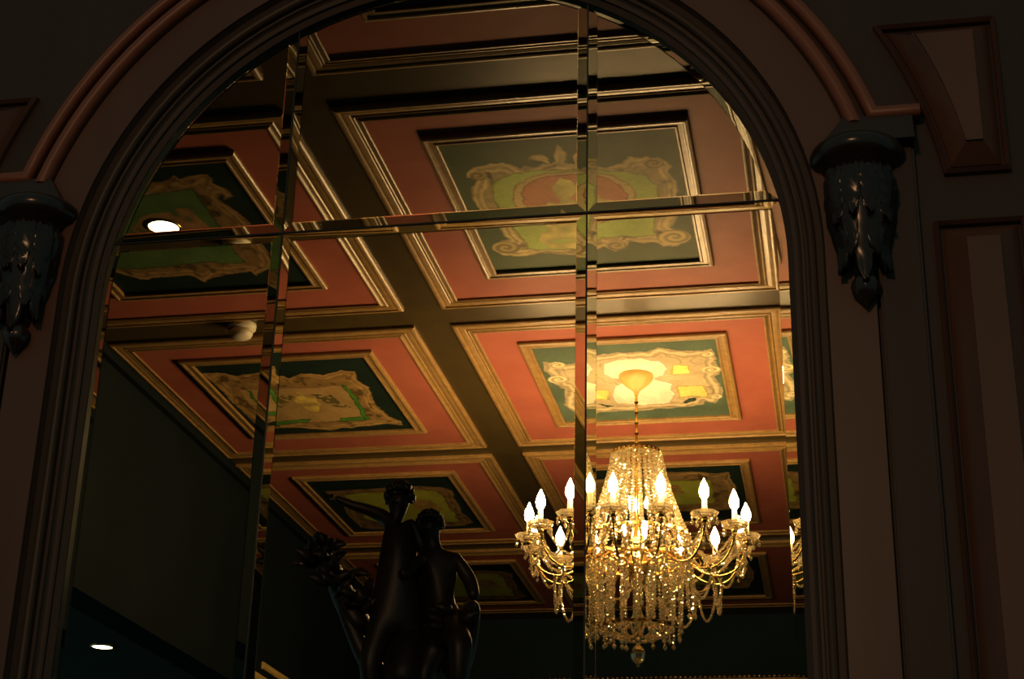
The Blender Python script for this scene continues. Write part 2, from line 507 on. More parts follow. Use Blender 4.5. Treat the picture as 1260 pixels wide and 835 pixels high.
# ------------------------------------------------------------------ bevelled mirror panes, built see-through onto the modelled reflected room
XG = [CX - RG, -.848, -.346, CX + RG]
ZM = 2.808
def arc_z(x, R=RG): return SZ + math.sqrt(max(R * R - (x - CX) ** 2, 0))
def pane_poly(i, upper):
    g = .0012
    x0, x1 = XG[i] + (g if i else 0), XG[i + 1] - (g if i < 2 else 0)
    if not upper:
        if i == 1: return [(x0, ZB), (x1, ZB), (x1, ZM - g), (x0, ZM - g)]
        # outer panes: the arch starts to curve just under the bar
        zs = [SZ + (ZM - g - SZ) * k / 4 for k in range(5)]
        cx = [math.sqrt(RG * RG - (z - SZ) ** 2) for z in zs]
        if i == 2: return [(x0, ZB), (x1, ZB)] + [(CX + c, z) for c, z in zip(cx, zs)] + [(x0, ZM - g)]
        return [(x1, ZB), (x1, ZM - g)] + [(CX - c, z) for c, z in zip(cx[::-1], zs[::-1])] + [(x0, ZB)]
    zb = ZM + g
    xe = math.sqrt(RG * RG - (zb - SZ) ** 2)
    if i == 0: x0 = CX - xe
    if i == 2: x1 = CX + xe
    n = 16
    if i == 0: a0, a1 = math.acos((x0 - CX) / RG), math.acos((x1 - CX) / RG)
    else: a0, a1 = math.acos(max(-1, (x0 - CX) / RG)), math.acos(min(1, (x1 - CX) / RG))
    arc = [(CX + RG * math.cos(a0 + (a1 - a0) * k / n), SZ + RG * math.sin(a0 + (a1 - a0) * k / n)) for k in range(n + 1)]
    if i == 0: return [(x1, zb)] + arc[::-1]            # right-bottom, up along the seam, down the arc
    if i == 2: return [(x0, zb)] + arc
    return [(x0, zb)] + arc + [(x1, zb)]
names = {(0, 0): 'tall sloped-edge mirror pane built as clear glass at the lower left of the arch', (1, 0): 'wide slope-edged mirror pane built as clear glass at the lower middle of the arch',
         (2, 0): 'tall sloped-edge mirror pane built as clear glass at the lower right, in front of the chandelier', (0, 1): 'curved slope-edged mirror pane built as clear glass at the upper left of the arch',
         (1, 1): 'wide sloped-edge mirror pane built as clear glass at the top middle of the arch', (2, 1): 'curved slope-edged mirror pane built as clear glass at the upper right of the arch'}
WEDGE = math.tan(math.radians(7.4)); BW = .0150
for up in (0, 1):
    for i in range(3):
        P = pane_poly(i, up)
        I = inset_poly(P, BW)
        cx_, cz_ = sum(p[0] for p in P) / len(P), sum(p[1] for p in P) / len(P)
        lc = lambda Q, y: [(x - cx_, y - YW, z - cz_) for x, z in Q]
        t0, t1 = .002, .002 + BW * WEDGE
        mb = MB()
        n = len(I)
        mb.add(lc(I, YW - t1) + lc(I, YW), [tuple(range(n)), tuple(range(n, 2 * n))])
        pane = mb.build('mirror_pane', M['pane'], None, (cx_, YW, cz_))
        tag(pane, names[(i, up)], 'mirror pane', 'mirror panes filling the arch')
        mb = MB()
        F0, F1, B1, B0 = lc(P, YW - t0), lc(I, YW - t1), lc(I, YW), lc(P, YW)
        ring_faces([B1, B0, F0, F1], mb, False)
        mb.build('bevelled_edge', M['bevel'], pane)
for z0, z1, x, lab in ((ZB, arc_z(-.848) , -.848, 'thin dark vertical seam between the left and middle panes'), (ZB, arc_z(-.346), -.346, 'thin dark vertical seam between the middle and right panes')):
    mb = MB(); mb.box((x - .0013, YW - .001, z0), (x + .0013, YW + .004, z1))
    tag(mb.build('glazing_bar', M['lead']), lab, 'glazing bar', 'seams between the panes')
xe = math.sqrt(RG * RG - (ZM - SZ) ** 2)
mb = MB()
for xa, xb in ((CX - xe, -.8495), (-.8465, -.3475), (-.3445, CX + xe)): mb.box((xa, YW - .001, ZM - .0013), (xb, YW + .004, ZM + .0013))
tag(mb.build('glazing_bar', M['lead']), 'thin dark horizontal seam between the upper and lower panes', 'glazing bar', 'seams between the panes')

# ------------------------------------------------------------------ coffered ceiling panels
COLX = {0: (-.546 * H, -.046 * H), -1: (-1.104 * H, -.604 * H), 1: (.012 * H, .512 * H)}
ROWY = {0: (.957 * H, 1.532 * H), 1: (1.606 * H, 2.184 * H), 2: (2.246 * H, 2.802 * H), 3: (2.848 * H, 3.421 * H), 4: (3.479 * H, 4.045 * H)}
def frame_rings(x0, x1, y0, y1, prof):
    return [[(x0 + i, y0 + i, z), (x1 - i, y0 + i, z), (x1 - i, y1 - i, z), (x0 + i, y1 - i, z)] for i, z in prof]

def in_poly(px, py, poly):
    c = np.zeros(px.shape, bool); n = len(poly)
    for i in range(n):
        x0, y0 = poly[i]; x1, y1 = poly[(i + 1) % n]
        if y0 == y1: continue
        k = ((y0 > py) != (y1 > py)) & (px < (x1 - x0) * (py - y0) / (y1 - y0) + x0)
        c ^= k
    return c
def poly_dist(px, py, poly):
    d = np.full(px.shape, 9.0); n = len(poly)
    for i in range(n):
        x0, y0 = poly[i]; x1, y1 = poly[(i + 1) % n]
        dx, dy = x1 - x0, y1 - y0; L = dx * dx + dy * dy + 1e-12
        t = np.clip(((px - x0) * dx + (py - y0) * dy) / L, 0, 1)
        d = np.minimum(d, np.hypot(px - x0 - t * dx, py - y0 - t * dy))
    return d
def vnoise(px, py, f, seed):
    rs = np.random.RandomState(seed); g = rs.rand(64, 64)
    x, y = px * f, py * f; xi, yi = np.floor(x).astype(int), np.floor(y).astype(int)
    fx, fy = x - xi, y - yi; fx, fy = fx * fx * (3 - 2 * fx), fy * fy * (3 - 2 * fy)
    G = lambda a, b: g[a % 64, b % 64]
    return (G(xi, yi) * (1 - fx) + G(xi + 1, yi) * fx) * (1 - fy) + (G(xi, yi + 1) * (1 - fx) + G(xi + 1, yi + 1) * fx) * fy

def paint_canvas(spec, seed):
    """spec: background + list of (polygon, colour, kind); returns grid of pigments"""
    NX, NY = 190, 240
    v, u = np.meshgrid(np.linspace(0, 1, NY), np.linspace(0, 1, NX), indexing='ij')
    wob = (vnoise(u, v, 40, seed) - .5) * .012 + (vnoise(u, v, 13, seed + 30) - .5) * .022
    wob2 = (vnoise(u, v, 37, seed + 1) - .5) * .012 + (vnoise(u, v, 12, seed + 31) - .5) * .022
    pu, pv = u + wob, v + wob2
    img = np.zeros((NY, NX, 3)); img[:] = spec['bg']
    img *= (.8 + .4 * vnoise(u, v, 9, seed + 2))[..., None]
    for poly, colr, kind in spec['layers']:
        ins = in_poly(pu, pv, poly); d = poly_dist(pu, pv, poly)
        c = np.array(colr)[None, None, :] * np.ones_like(img)
        if kind == 'scroll':          # carved-looking scroll border: ridges that follow the outline, leafy breaks
            leaf = vnoise(u, v, 24, seed + 4); fine = vnoise(u, v, 48, seed + 9)
            ridg = .5 + .5 * np.cos(d * 190 + 9 * vnoise(u, v, 9, seed + 3))
            sh = .50 + .46 * ridg * (d < .055) + .30 * leaf + .24 * (fine - .5)
            sh = np.where(d < .007, sh * .80, sh)
            sh = np.where((leaf < .22) & (d > .012), sh * .62, sh)
            c = c * sh[..., None]
            gap = (d > .03) & (vnoise(u, v, 18, seed + 5) > .80)
            c = np.where(gap[..., None], c * .45, c)
        elif kind == 'cream':         # pale modelled scrollwork with soft grey-brown creases
            leaf = vnoise(u, v, 19, seed + 4)
            cr = np.abs(vnoise(u, v, 11, seed + 12) - .5)
            sh = .80 + .26 * np.cos(d * 130 + 3 * leaf) * (d < .07) + .20 * (leaf - .5)
            sh = np.where(cr < .022, sh * .72, sh); sh = np.where(d < .007, sh * .80, sh)
            c = c * sh[..., None]
        elif kind == 'soft':
            c = c * (.80 + .34 * vnoise(u, v, 12, seed + 6) + .10 * (vnoise(u, v, 50, seed + 16) - .5))[..., None]
            c = np.where((d < .009)[..., None], c * np.array([.62, .50, .50]), c)
        elif kind == 'figure':
            k = vnoise(u, v, 22, seed + 7)
            c = c * (.50 + .62 * k)[..., None]
            ins &= (k > .22)
        elif kind == 'leafy':
            ins &= (vnoise(u, v, 45, seed + 8) > .40)
        img = np.where(ins[..., None], c, img)
    for (cu, cv, r, turns, colr) in spec.get('spirals', []):   # volutes
        ru, rv = (u - cu), (v - cv) * 1.25
        rr = np.hypot(ru, rv); th = np.arctan2(rv, ru)
        ins = rr < r
        s = .5 + .5 * np.cos(th + rr / r * turns * 2 * PI)
        c = np.array(colr)[None, None, :] * (.45 + .75 * s)[..., None]
        img = np.where(ins[..., None], c, img)
    return np.clip(img, 0, 1)

def canvas_object(x0, x1, y0, y1, z, img, parent, org):
    NY, NX, _ = img.shape
    xs = np.linspace(x0, x1, NX); ys = np.linspace(y0, y1, NY)
    co = np.zeros((NY, NX, 3)); co[..., 0] = xs[None, :] - org[0]; co[..., 1] = ys[:, None] - org[1]; co[..., 2] = z - org[2]
    me = bpy.data.meshes.new('painted_canvas')
    idx = np.arange(NX * NY).reshape(NY, NX)
    q = np.stack([idx[:-1, :-1], idx[1:, :-1], idx[1:, 1:], idx[:-1, 1:]], -1).reshape(-1, 4)
    me.vertices.add(NX * NY); me.vertices.foreach_set('co', co.ravel())
    me.loops.add(q.size); me.loops.foreach_set('vertex_index', q.ravel())
    me.polygons.add(len(q)); me.polygons.foreach_set('loop_start', np.arange(0, q.size, 4)); me.polygons.foreach_set('loop_total', np.full(len(q), 4))
    me.update(calc_edges=True)
    at = me.color_attributes.new('pigment', 'FLOAT_COLOR', 'POINT')
    at.data.foreach_set('color', np.concatenate([img, np.ones((NY, NX, 1))], -1).astype(np.float32).ravel())
    me.materials.append(M['paint'])
    o = bpy.data.objects.new('painted_canvas', me)
    link(o, parent)
    return o

# outlines of the painted cartouches, in fractions of each canvas (x along the wall, y away from the arch)
P = dict(
 A=[(.066, .214), (.109, .169), (.157, .167), (.225, .159), (.273, .172), (.306, .208), (.331, .187), (.358, .206), (.433, .191), (.416, .173), (.359, .155), (.371, .127), (.417, .125), (.446, .152), (.448, .192), (.471, .179), (.487, .078), (.513, .097), (.52, .137), (.504, .191), (.54, .211), (.541, .155), (.566, .134), (.615, .14), (.63, .222), (.668, .234), (.742, .218), (.778, .183), (.817, .187), (.857, .184), (.882, .219), (.895, .196), (.956, .268), (.942, .299), (.957, .375), (.96, .478), (.945, .555), (.923, .651), (.887, .721), (.912, .734), (.968, .768), (.949, .833), (.9, .876), (.835, .869), (.807, .827), (.699, .815), (.668, .87), (.61, .883), (.562, .838), (.448, .905), (.348, .894), (.264, .864), (.144, .891), (.059, .862), (.043, .79), (.088, .746), (.123, .74), (.106, .633), (.071, .555), (.047, .479), (.044, .373), (.067, .306), (.104, .268), (.06, .255)],
 Ag=[(.126, .382), (.185, .277), (.279, .233), (.364, .223), (.486, .229), (.645, .248), (.752, .277), (.837, .319), (.877, .4), (.869, .537), (.836, .66), (.803, .778), (.683, .774), (.573, .771), (.47, .848), (.334, .852), (.195, .817), (.178, .698), (.139, .544)],
 Ar=[(.225, .393), (.256, .328), (.322, .272), (.41, .245), (.523, .245), (.623, .262), (.708, .3), (.758, .369), (.772, .465), (.747, .541), (.678, .605), (.573, .649), (.442, .652), (.318, .62), (.245, .556), (.22, .481)],
 Af=[(.334, .521), (.374, .463), (.422, .433), (.416, .363), (.461, .301), (.508, .323), (.515, .392), (.484, .44), (.493, .53), (.539, .429), (.58, .382), (.591, .435), (.647, .477), (.688, .543), (.657, .603), (.573, .649), (.499, .696), (.459, .846), (.317, .83), (.267, .747), (.331, .659), (.315, .582)],
 B=[(.031, .189), (.062, .208), (.125, .236), (.185, .232), (.241, .195), (.357, .145), (.458, .115), (.608, .142), (.671, .101), (.736, .115), (.827, .152), (.921, .156), (.966, .134), (.988, .257), (.974, .309), (.992, .376), (.981, .44), (.948, .481), (.987, .655), (.977, .724), (.917, .825), (.859, .783), (.844, .829), (.749, .855), (.654, .869), (.402, .88), (.234, .874), (.161, .929), (.101, .91), (.073, .832), (.038, .767), (.098, .535), (.06, .52), (.035, .437), (.034, .369), (.023, .301)],
 Bc=[(.359, .251), (.444, .207), (.58, .208), (.67, .254), (.707, .355), (.676, .44), (.623, .467), (.695, .532), (.708, .672), (.661, .809), (.495, .816), (.355, .776), (.334, .678), (.371, .542), (.441, .481), (.368, .439), (.328, .379)],
 By1=[(.731, .314), (.823, .314), (.817, .422), (.713, .426)],
 By2=[(.73, .57), (.889, .58), (.899, .739), (.815, .718), (.717, .731)],
 By3=[(.246, .563), (.334, .584), (.324, .713), (.2, .711)],
 Bh=[(.735, .793), (.771, .744), (.819, .726), (.809, .772), (.76, .805)],
 Bh2=[(.232, .763), (.331, .798), (.286, .818)],
 C=[(.011, .118), (.092, .114), (.203, .178), (.337, .133), (.457, .193), (.489, .235), (.559, .178), (.629, .181), (.689, .213), (.803, .159), (.888, .189), (.871, .29), (.896, .452), (.87, .643), (.886, .788), (.946, .883), (.934, .941), (.821, .914), (.65, .926), (.603, .952), (.558, .932), (.468, .968), (.283, .903), (.122, .916), (.033, .877), (.043, .787), (.028, .639), (.013, .495), (.027, .291), (.012, .157)],
 Cp=[(.111, .354), (.393, .357), (.758, .357), (.763, .819), (.717, .844), (.569, .828), (.38, .853), (.145, .858), (.117, .765)],
 Cg1=[(.758, .357), (.787, .36), (.766, .849), (.723, .844)],
 Cg2=[(.582, .791), (.742, .787), (.729, .845), (.566, .843)],
 Cg3=[(.168, .8), (.401, .795), (.382, .847), (.151, .859)],
 Cg4=[(.164, .373), (.188, .376), (.181, .513), (.158, .538)],
 Cy=[(.454, .404), (.479, .421), (.477, .475), (.532, .509), (.545, .594), (.498, .689), (.449, .684), (.42, .609), (.405, .551), (.429, .47), (.458, .459)],
 Cl1=[(.323, .486), (.386, .438), (.423, .469), (.381, .548), (.327, .557), (.26, .664), (.257, .606)],
 Cl2=[(.528, .453), (.639, .452), (.647, .535), (.664, .593), (.705, .654), (.64, .661), (.565, .554)],
 D=[(.558, .133), (.607, .113), (.675, .114), (.716, .099), (.738, .082), (.739, .121), (.803, .096), (.877, .098), (.875, .157), (.903, .187), (.917, .249), (.87, .278), (.863, .236), (.84, .267), (.868, .319), (.89, .406), (.907, .466), (.887, .522), (.884, .642), (.872, .797), (.828, .857), (.741, .905), (.731, .863), (.573, .879), (.467, .942), (.429, .863), (.258, .86), (.15, .882), (.047, .787), (-.152, .815), (-.002, .605), (.18, .383), (.338, .258), (.454, .175)],
 Dg=[(.427, .241), (.509, .202), (.645, .19), (.768, .184), (.753, .492), (.736, .687), (.74, .791), (.421, .763), (.2, .788), (-.026, .746), (.069, .613), (.242, .434)],
 Df=[(.336, .445), (.415, .381), (.486, .346), (.557, .347), (.624, .319), (.666, .321), (.689, .383), (.695, .5), (.665, .527), (.627, .493), (.564, .53), (.413, .559), (.349, .506)],
 E=[(-.089, .204), (.044, .182), (.291, .126), (.475, .103), (.706, .12), (.81, .153), (.926, .146), (.917, .254), (.942, .395), (.937, .514), (.902, .658), (.862, .793), (.651, .799), (.439, .806), (.185, .822), (-.07, .825), (-.157, .764), (-.092, .516), (-.148, .365)],
 Eg=[(.04, .311), (.454, .256), (.782, .252), (.797, .335), (.778, .671), (.627, .67), (.453, .692), (-.009, .7)],
 F=[(.071, .204), (.266, .206), (.478, .193), (.688, .181), (.884, .209), (.951, .286), (.928, .415), (.918, .687), (.945, .886), (.864, .933), (.645, .932), (.224, .95), (.074, .9), (.069, .681), (.116, .475), (.061, .335)],
 Fg=[(.181, .296), (.269, .271), (.454, .266), (.718, .248), (.839, .276), (.864, .409), (.853, .681), (.843, .859), (.536, .838), (.26, .843), (.176, .726), (.208, .518)],
)
TAN = (.42, .27, .10); TAN2 = (.34, .22, .09); CREAM = (.82, .66, .38)
DK = (.014, .028, .022)
SPEC = {
 'oval': dict(bg=(.075, .115, .045), layers=[(P['A'], (.74, .58, .24), 'scroll'), (P['Ag'], (.52, .66, .13), 'soft'), (P['Ar'], (.74, .58, .20), 'soft'),  # background and cartouche tones lightened for lamp glare
              ([(.515 + (u - .515) * .86, .42 + (v - .42) * .86) for u, v in P['Ar']], (.70, .28, .12), 'soft'), (P['Af'], (.92, .80, .22), 'figure')],
              spirals=[(.10, .80, .065, 1.6, (.55, .42, .16)), (.90, .80, .075, 1.8, (.72, .56, .22)), (.62, .84, .05, 1.5, (.50, .38, .14)), (.115, .24, .04, 1.4, (.50, .38, .14)), (.88, .24, .045, 1.4, (.50, .38, .14))]),
 'cross': dict(bg=(.095, .140, .095), layers=[(P['B'], (.70, .57, .34), 'cream'), (P['By1'], (.80, .76, .22), 'soft'), (P['By2'], (.80, .76, .22), 'soft'), (P['By3'], (.80, .76, .22), 'soft'),  # dark teal ground lightened for the chandelier's glare
              (P['Bc'], (.92, .86, .66), 'soft'), (P['Bh'], (.04, .08, .06), 'soft'), (P['Bh2'], (.04, .08, .06), 'soft')],  # pale centre patch paints in the overexposed glow above the chandelier
              spirals=[(.945, .39, .055, 1.6, CREAM), (.075, .42, .06, 1.6, CREAM), (.93, .20, .04, 1.3, CREAM), (.10, .24, .045, 1.3, CREAM), (.93, .74, .04, 1.3, CREAM)]),
 'bird': dict(bg=DK, layers=[(P['C'], (.50, .31, .11), 'scroll'), (P['Cp'], (.50, .33, .13), 'soft'), (P['Cg1'], (.10, .30, .05), 'soft'), (P['Cg2'], (.10, .30, .05), 'soft'),
              (P['Cg3'], (.10, .30, .05), 'soft'), (P['Cg4'], (.10, .30, .05), 'soft'), (P['Cl1'], (.15, .13, .04), 'leafy'), (P['Cl2'], (.15, .13, .04), 'leafy'), (P['Cy'], (.80, .62, .14), 'figure')]),
 'green': dict(bg=DK, layers=[(P['D'], (.38, .24, .10), 'scroll'), (P['Dg'], (.11, .20, .065), 'soft'), (P['Df'], (.40, .24, .11), 'figure')]),
 'meadow': dict(bg=DK, layers=[(P['E'], (.44, .28, .11), 'scroll'), (P['Eg'], (.42, .46, .07), 'soft'), ([(.28, .33), (.40, .30), (.56, .33), (.60, .47), (.40, .50), (.25, .46)], (.46, .25, .09), 'figure')]),
 'lime': dict(bg=DK, layers=[(P['F'], (.30, .19, .08), 'scroll'), (P['Fg'], (.40, .42, .06), 'soft'), ([(.60, .40), (.75, .42), (.80, .62), (.62, .66)], (.46, .30, .09), 'figure')]),
}
IMG = {k: paint_canvas(s, 11 + 20 * i) for i, (k, s) in enumerate(SPEC.items())}

def coffer(c, r, art, label, group=None):
    x0, x1 = COLX[c]; y0, y1 = ROWY[r]
    org = ((x0 + x1) / 2, (y0 + y1) / 2, ZC)
    root = empty('coffer', org)
    tag(root, label, 'ceiling panel', group)
    L = lambda rings: [[(x - org[0], y - org[1], z - org[2]) for x, y, z in g_] for g_ in rings]
    # outer moulding: lip, ogee, bead, step
    pr = [(0, ZC + .002), (0, ZC - .010), (.005, ZC - .014), (.012, ZC - .016), (.018, ZC - .015), (.021, ZC - .011), (.024, ZC - .0115), (.032, ZC - .012),
          (.044, ZC - .0105), (.048, ZC - .0085), (.052, ZC - .012), (.056, ZC - .0125), (.059, ZC - .0095), (.066, ZC - .012), (.072, ZC - .016), (.077, ZC - .0165), (.080, ZC - .0145), (.080, ZC - .004)]
    mb = MB(); ring_faces(L(frame_rings(x0, x1, y0, y1, pr)), mb, False)
    mb.build('outer_moulding', M['gilt'], root)
    # field board with an opening for the canvas
    fx0, fx1, fy0, fy1 = x0 + .088 * H, x1 - .088 * H, y0 + .076 * H, y1 - .100 * H
    zf = ZC - .009
    mb = MB()
    a = [(x0 + .078, y0 + .078, zf), (x1 - .078, y0 + .078, zf), (x1 - .078, y1 - .078, zf), (x0 + .078, y1 - .078, zf)]
    b = [(fx0 + .01, fy0 + .01, zf), (fx1 - .01, fy0 + .01, zf), (fx1 - .01, fy1 - .01, zf), (fx0 + .01, fy1 - .01, zf)]
    ring_faces(L([a, b]), mb, False)
    mb.build('painted_field', M['field'], root)
    pr = [(0, zf + .002), (0, zf - .009), (.004, zf - .014), (.012, zf - .016), (.018, zf - .015), (.020, zf - .012), (.026, zf - .0115), (.036, zf - .012), (.040, zf - .0145), (.046, zf - .0145), (.049, zf - .012), (.049, ZC - .004)]
    mb = MB(); ring_faces(L(frame_rings(fx0, fx1, fy0, fy1, pr)), mb, False)
    mb.build('picture_frame', M['gilt'], root)
    canvas_object(fx0 + .046, fx1 - .046, fy0 + .046, fy1 - .046, ZC - .0125, IMG[art], root, org)
    return root

coffer(0, 1, 'oval', 'coffered ceiling panel painted with a pink oval in a scrolled cartouche on green')
coffer(0, 2, 'cross', 'brightly lit coffered ceiling panel with a cream cartouche, from which the chandelier hangs')
coffer(-1, 2, 'bird', 'coffered ceiling panel with a tan cartouche edged in green, below the smoke detector')
coffer(-1, 1, 'green', 'dim coffered ceiling panel with a dark green cartouche, with the round downlight in it')
coffer(0, 3, 'meadow', 'coffered ceiling panel with a yellow-green picture seen behind the right chandelier arms')
coffer(-1, 3, 'lime', 'coffered ceiling panel with a lime-yellow picture, behind the dark statue')
coffer(0, 0, 'cross', 'dim coffered ceiling panel at the very top under the crown of the arch')
coffer(-1, 0, 'bird', 'ceiling panel of which only a corner shows at the upper left of the arch')
coffer(-1, 4, 'lime', 'farthest shadowed ceiling panel just right of the dark statue')
coffer(0, 4, 'meadow', 'farthest shadowed ceiling panel behind the lower right of the chandelier')

# ------------------------------------------------------------------ chandelier
CC = Vector((-.7575, 6.459, 1.6))       # axis; heights below are above the camera's eye level
chand = empty('chandelier', (CC.x, CC.y, ZC - .006))
tag(chand, 'large crystal chandelier with fifteen lit candle bulbs hanging from the painted ceiling', 'chandelier')
ZO = 1.6 - (ZC - .006)                  # local z of eye level
def zl(z): return z + ZO
mb = MB()
mb.lathe([(.001, zl(2.512)), (.008, zl(2.514)), (.010, zl(2.525)), (.014, zl(2.534)), (.020, zl(2.540)), (.034, zl(2.550)), (.052, zl(2.566)), (.066, zl(2.582)), (.072, zl(2.592)), (.071, zl(2.6033)), (.001, zl(2.6033))][::-1], n=40,
         mod=lambda a, k: 1 + .03 * math.cos(a * 16) * (1 if 2 < k < 6 else 0))
mb.build('ceiling_canopy', M['rail_gilt'], chand)
mb = MB()
pr = []
z = 2.52
while z > 2.27:
    pr += [(.0055, zl(z)), (.0055, zl(z - .030)), (.009, zl(z - .034)), (.009, zl(z - .038)), (.0055, zl(z - .042))]
    z -= .046
mb.lathe(pr, n=12); mb.build('hanging_stem', M['brass'], chand)
# central column and rings
mb = MB()
mb.lathe([(.006, zl(2.27)), (.012, zl(2.24)), (.03, zl(2.22)), (.012, zl(2.19)), (.010, zl(1.95)), (.022, zl(1.92)), (.030, zl(1.88)), (.016, zl(1.84)), (.034, zl(1.82)), (.062, zl(1.79)), (.066, zl(1.765)), (.040, zl(1.74)), (.018, zl(1.71)), (.012, zl(1.50)), (.001, zl(1.49))], n=24)
mb.build('centre_column', M['brass'], chand)
def ring_mb(r, z, t=.005, h=.012):
    q = MB(); q.lathe([(r - t, zl(z)), (r + t, zl(z)), (r + t, zl(z - h)), (r - t, zl(z - h)), (r - t, zl(z))], n=60, smooth=False)
    return q
for r, z in ((.100, 2.262), (.205, 1.905), (.185, 1.80), (.150, 1.53)):
    rg = ring_mb(r, z).build('metal_ring', M['brass'], chand)
    for k in range(3):
        a = 2 * PI * k / 3 + z
        mb = MB(); mb.tube([(0, 0, zl(z - .006)), (r * math.cos(a), r * math.sin(a), zl(z - .006))], .0025, 6)
        mb.build('spoke', M['brass'], rg)

def strand(pts, name='crystal_strand', size=.0068, gap=1.55, elong=1.15, end_drop=0, mat='crystal'):
    """beads strung along a polyline"""
    mb = MB(); P_ = [Vector(p) for p in pts]; acc = 0.0; nxt = 0.0
    for a, b in zip(P_[:-1], P_[1:]):
        L = (b - a).length
        while nxt <= acc + L:
            t = (nxt - acc) / L
            p = a.lerp(b, t); s = size * random.uniform(.88, 1.12)
            mb.bead(p, s, s * elong)
            nxt += size * gap * random.uniform(.98, 1.02) * elong
        acc += L
    if end_drop: mb.bead(P_[-1] - Vector((0, 0, end_drop)), size * 1.35, end_drop)
    return mb.build(name, M[mat], chand)

# tent of strands from the crown to the wide ring
NT = 30
for k in range(NT):
    a = 2 * PI * (k + .5) / NT
    pts = []
    for i in range(15):
        t = i / 14
        r = .100 + (.205 - .100) * (t ** 1.9) + .012 * math.sin(PI * t)
        pts.append((r * math.cos(a), r * math.sin(a), zl(2.255 - (2.255 - 1.905) * t)))
    strand(pts, size=.0092, gap=1.6, elong=1.0, mat='crystal_lit')
# cascade: three tiers hanging below
for (n, r0, z0, z1, r1) in ((26, .215, 1.895, 1.60, .228), (20, .185, 1.79, 1.505, .172), (12, .120, 1.78, 1.485, .125)):
    for k in range(n):
        a = 2 * PI * (k + .25) / n
        zz = z1 + random.uniform(-.02, .02)
        pts = [(r0 + (r1 - r0) * t, 0, 0) for t in (0, 1)]
        pts = [((r0 + (r1 - r0) * t) * math.cos(a), (r0 + (r1 - r0) * t) * math.sin(a), zl(z0 + (zz - z0) * t)) for t in (0, .5, 1)]
        strand(pts, size=.0070, gap=1.7, elong=1.15, end_drop=.015)
# chains gathering under the tent towards the column (basket)
for k in range(15):
    a = 2 * PI * k / 15
    pts = []
    for i in range(12):
        t = i / 11
        r = .150 * (1 - t) + .030 * t + .0 * t
        pts.append((r * math.cos(a), r * math.sin(a), zl(1.525 - .045 * math.sin(t * PI * .5))))
    strand(pts, 'bead_swag', size=.0065, gap=1.6)

# finial ball
mb = MB(); n_ = 12
prof = [(.001, zl(1.478)), (.008, zl(1.474)), (.008, zl(1.462)), (.005, zl(1.458)), (.016, zl(1.452)), (.026, zl(1.438)), (.030, zl(1.420)), (.026, zl(1.402)), (.016, zl(1.389)), (.006, zl(1.384)), (.008, zl(1.378)), (.001, zl(1.368))]
mb.lathe(prof, n=14, smooth=False)
mb.build('crystal_ball', M['crystal'], chand)

# small bulbs inside
for k in range(3):
    a = 2 * PI * k / 3 - .9
    mb = MB()
    mb.lathe([(.001, 0), (.009, .004), (.013, .016), (.012, .028), (.006, .042), (.001, .050)], n=14)
    mb.build('inner_bulb', M['inner_bulb'], chand, (.055 * math.cos(a), .055 * math.sin(a), zl(1.905)))
    mb.build('inner_bulb', M['inner_bulb'], chand, (.042 * math.cos(a + 1), .042 * math.sin(a + 1), zl(2.02)))  # upper set added to brighten the tent and the ceiling above

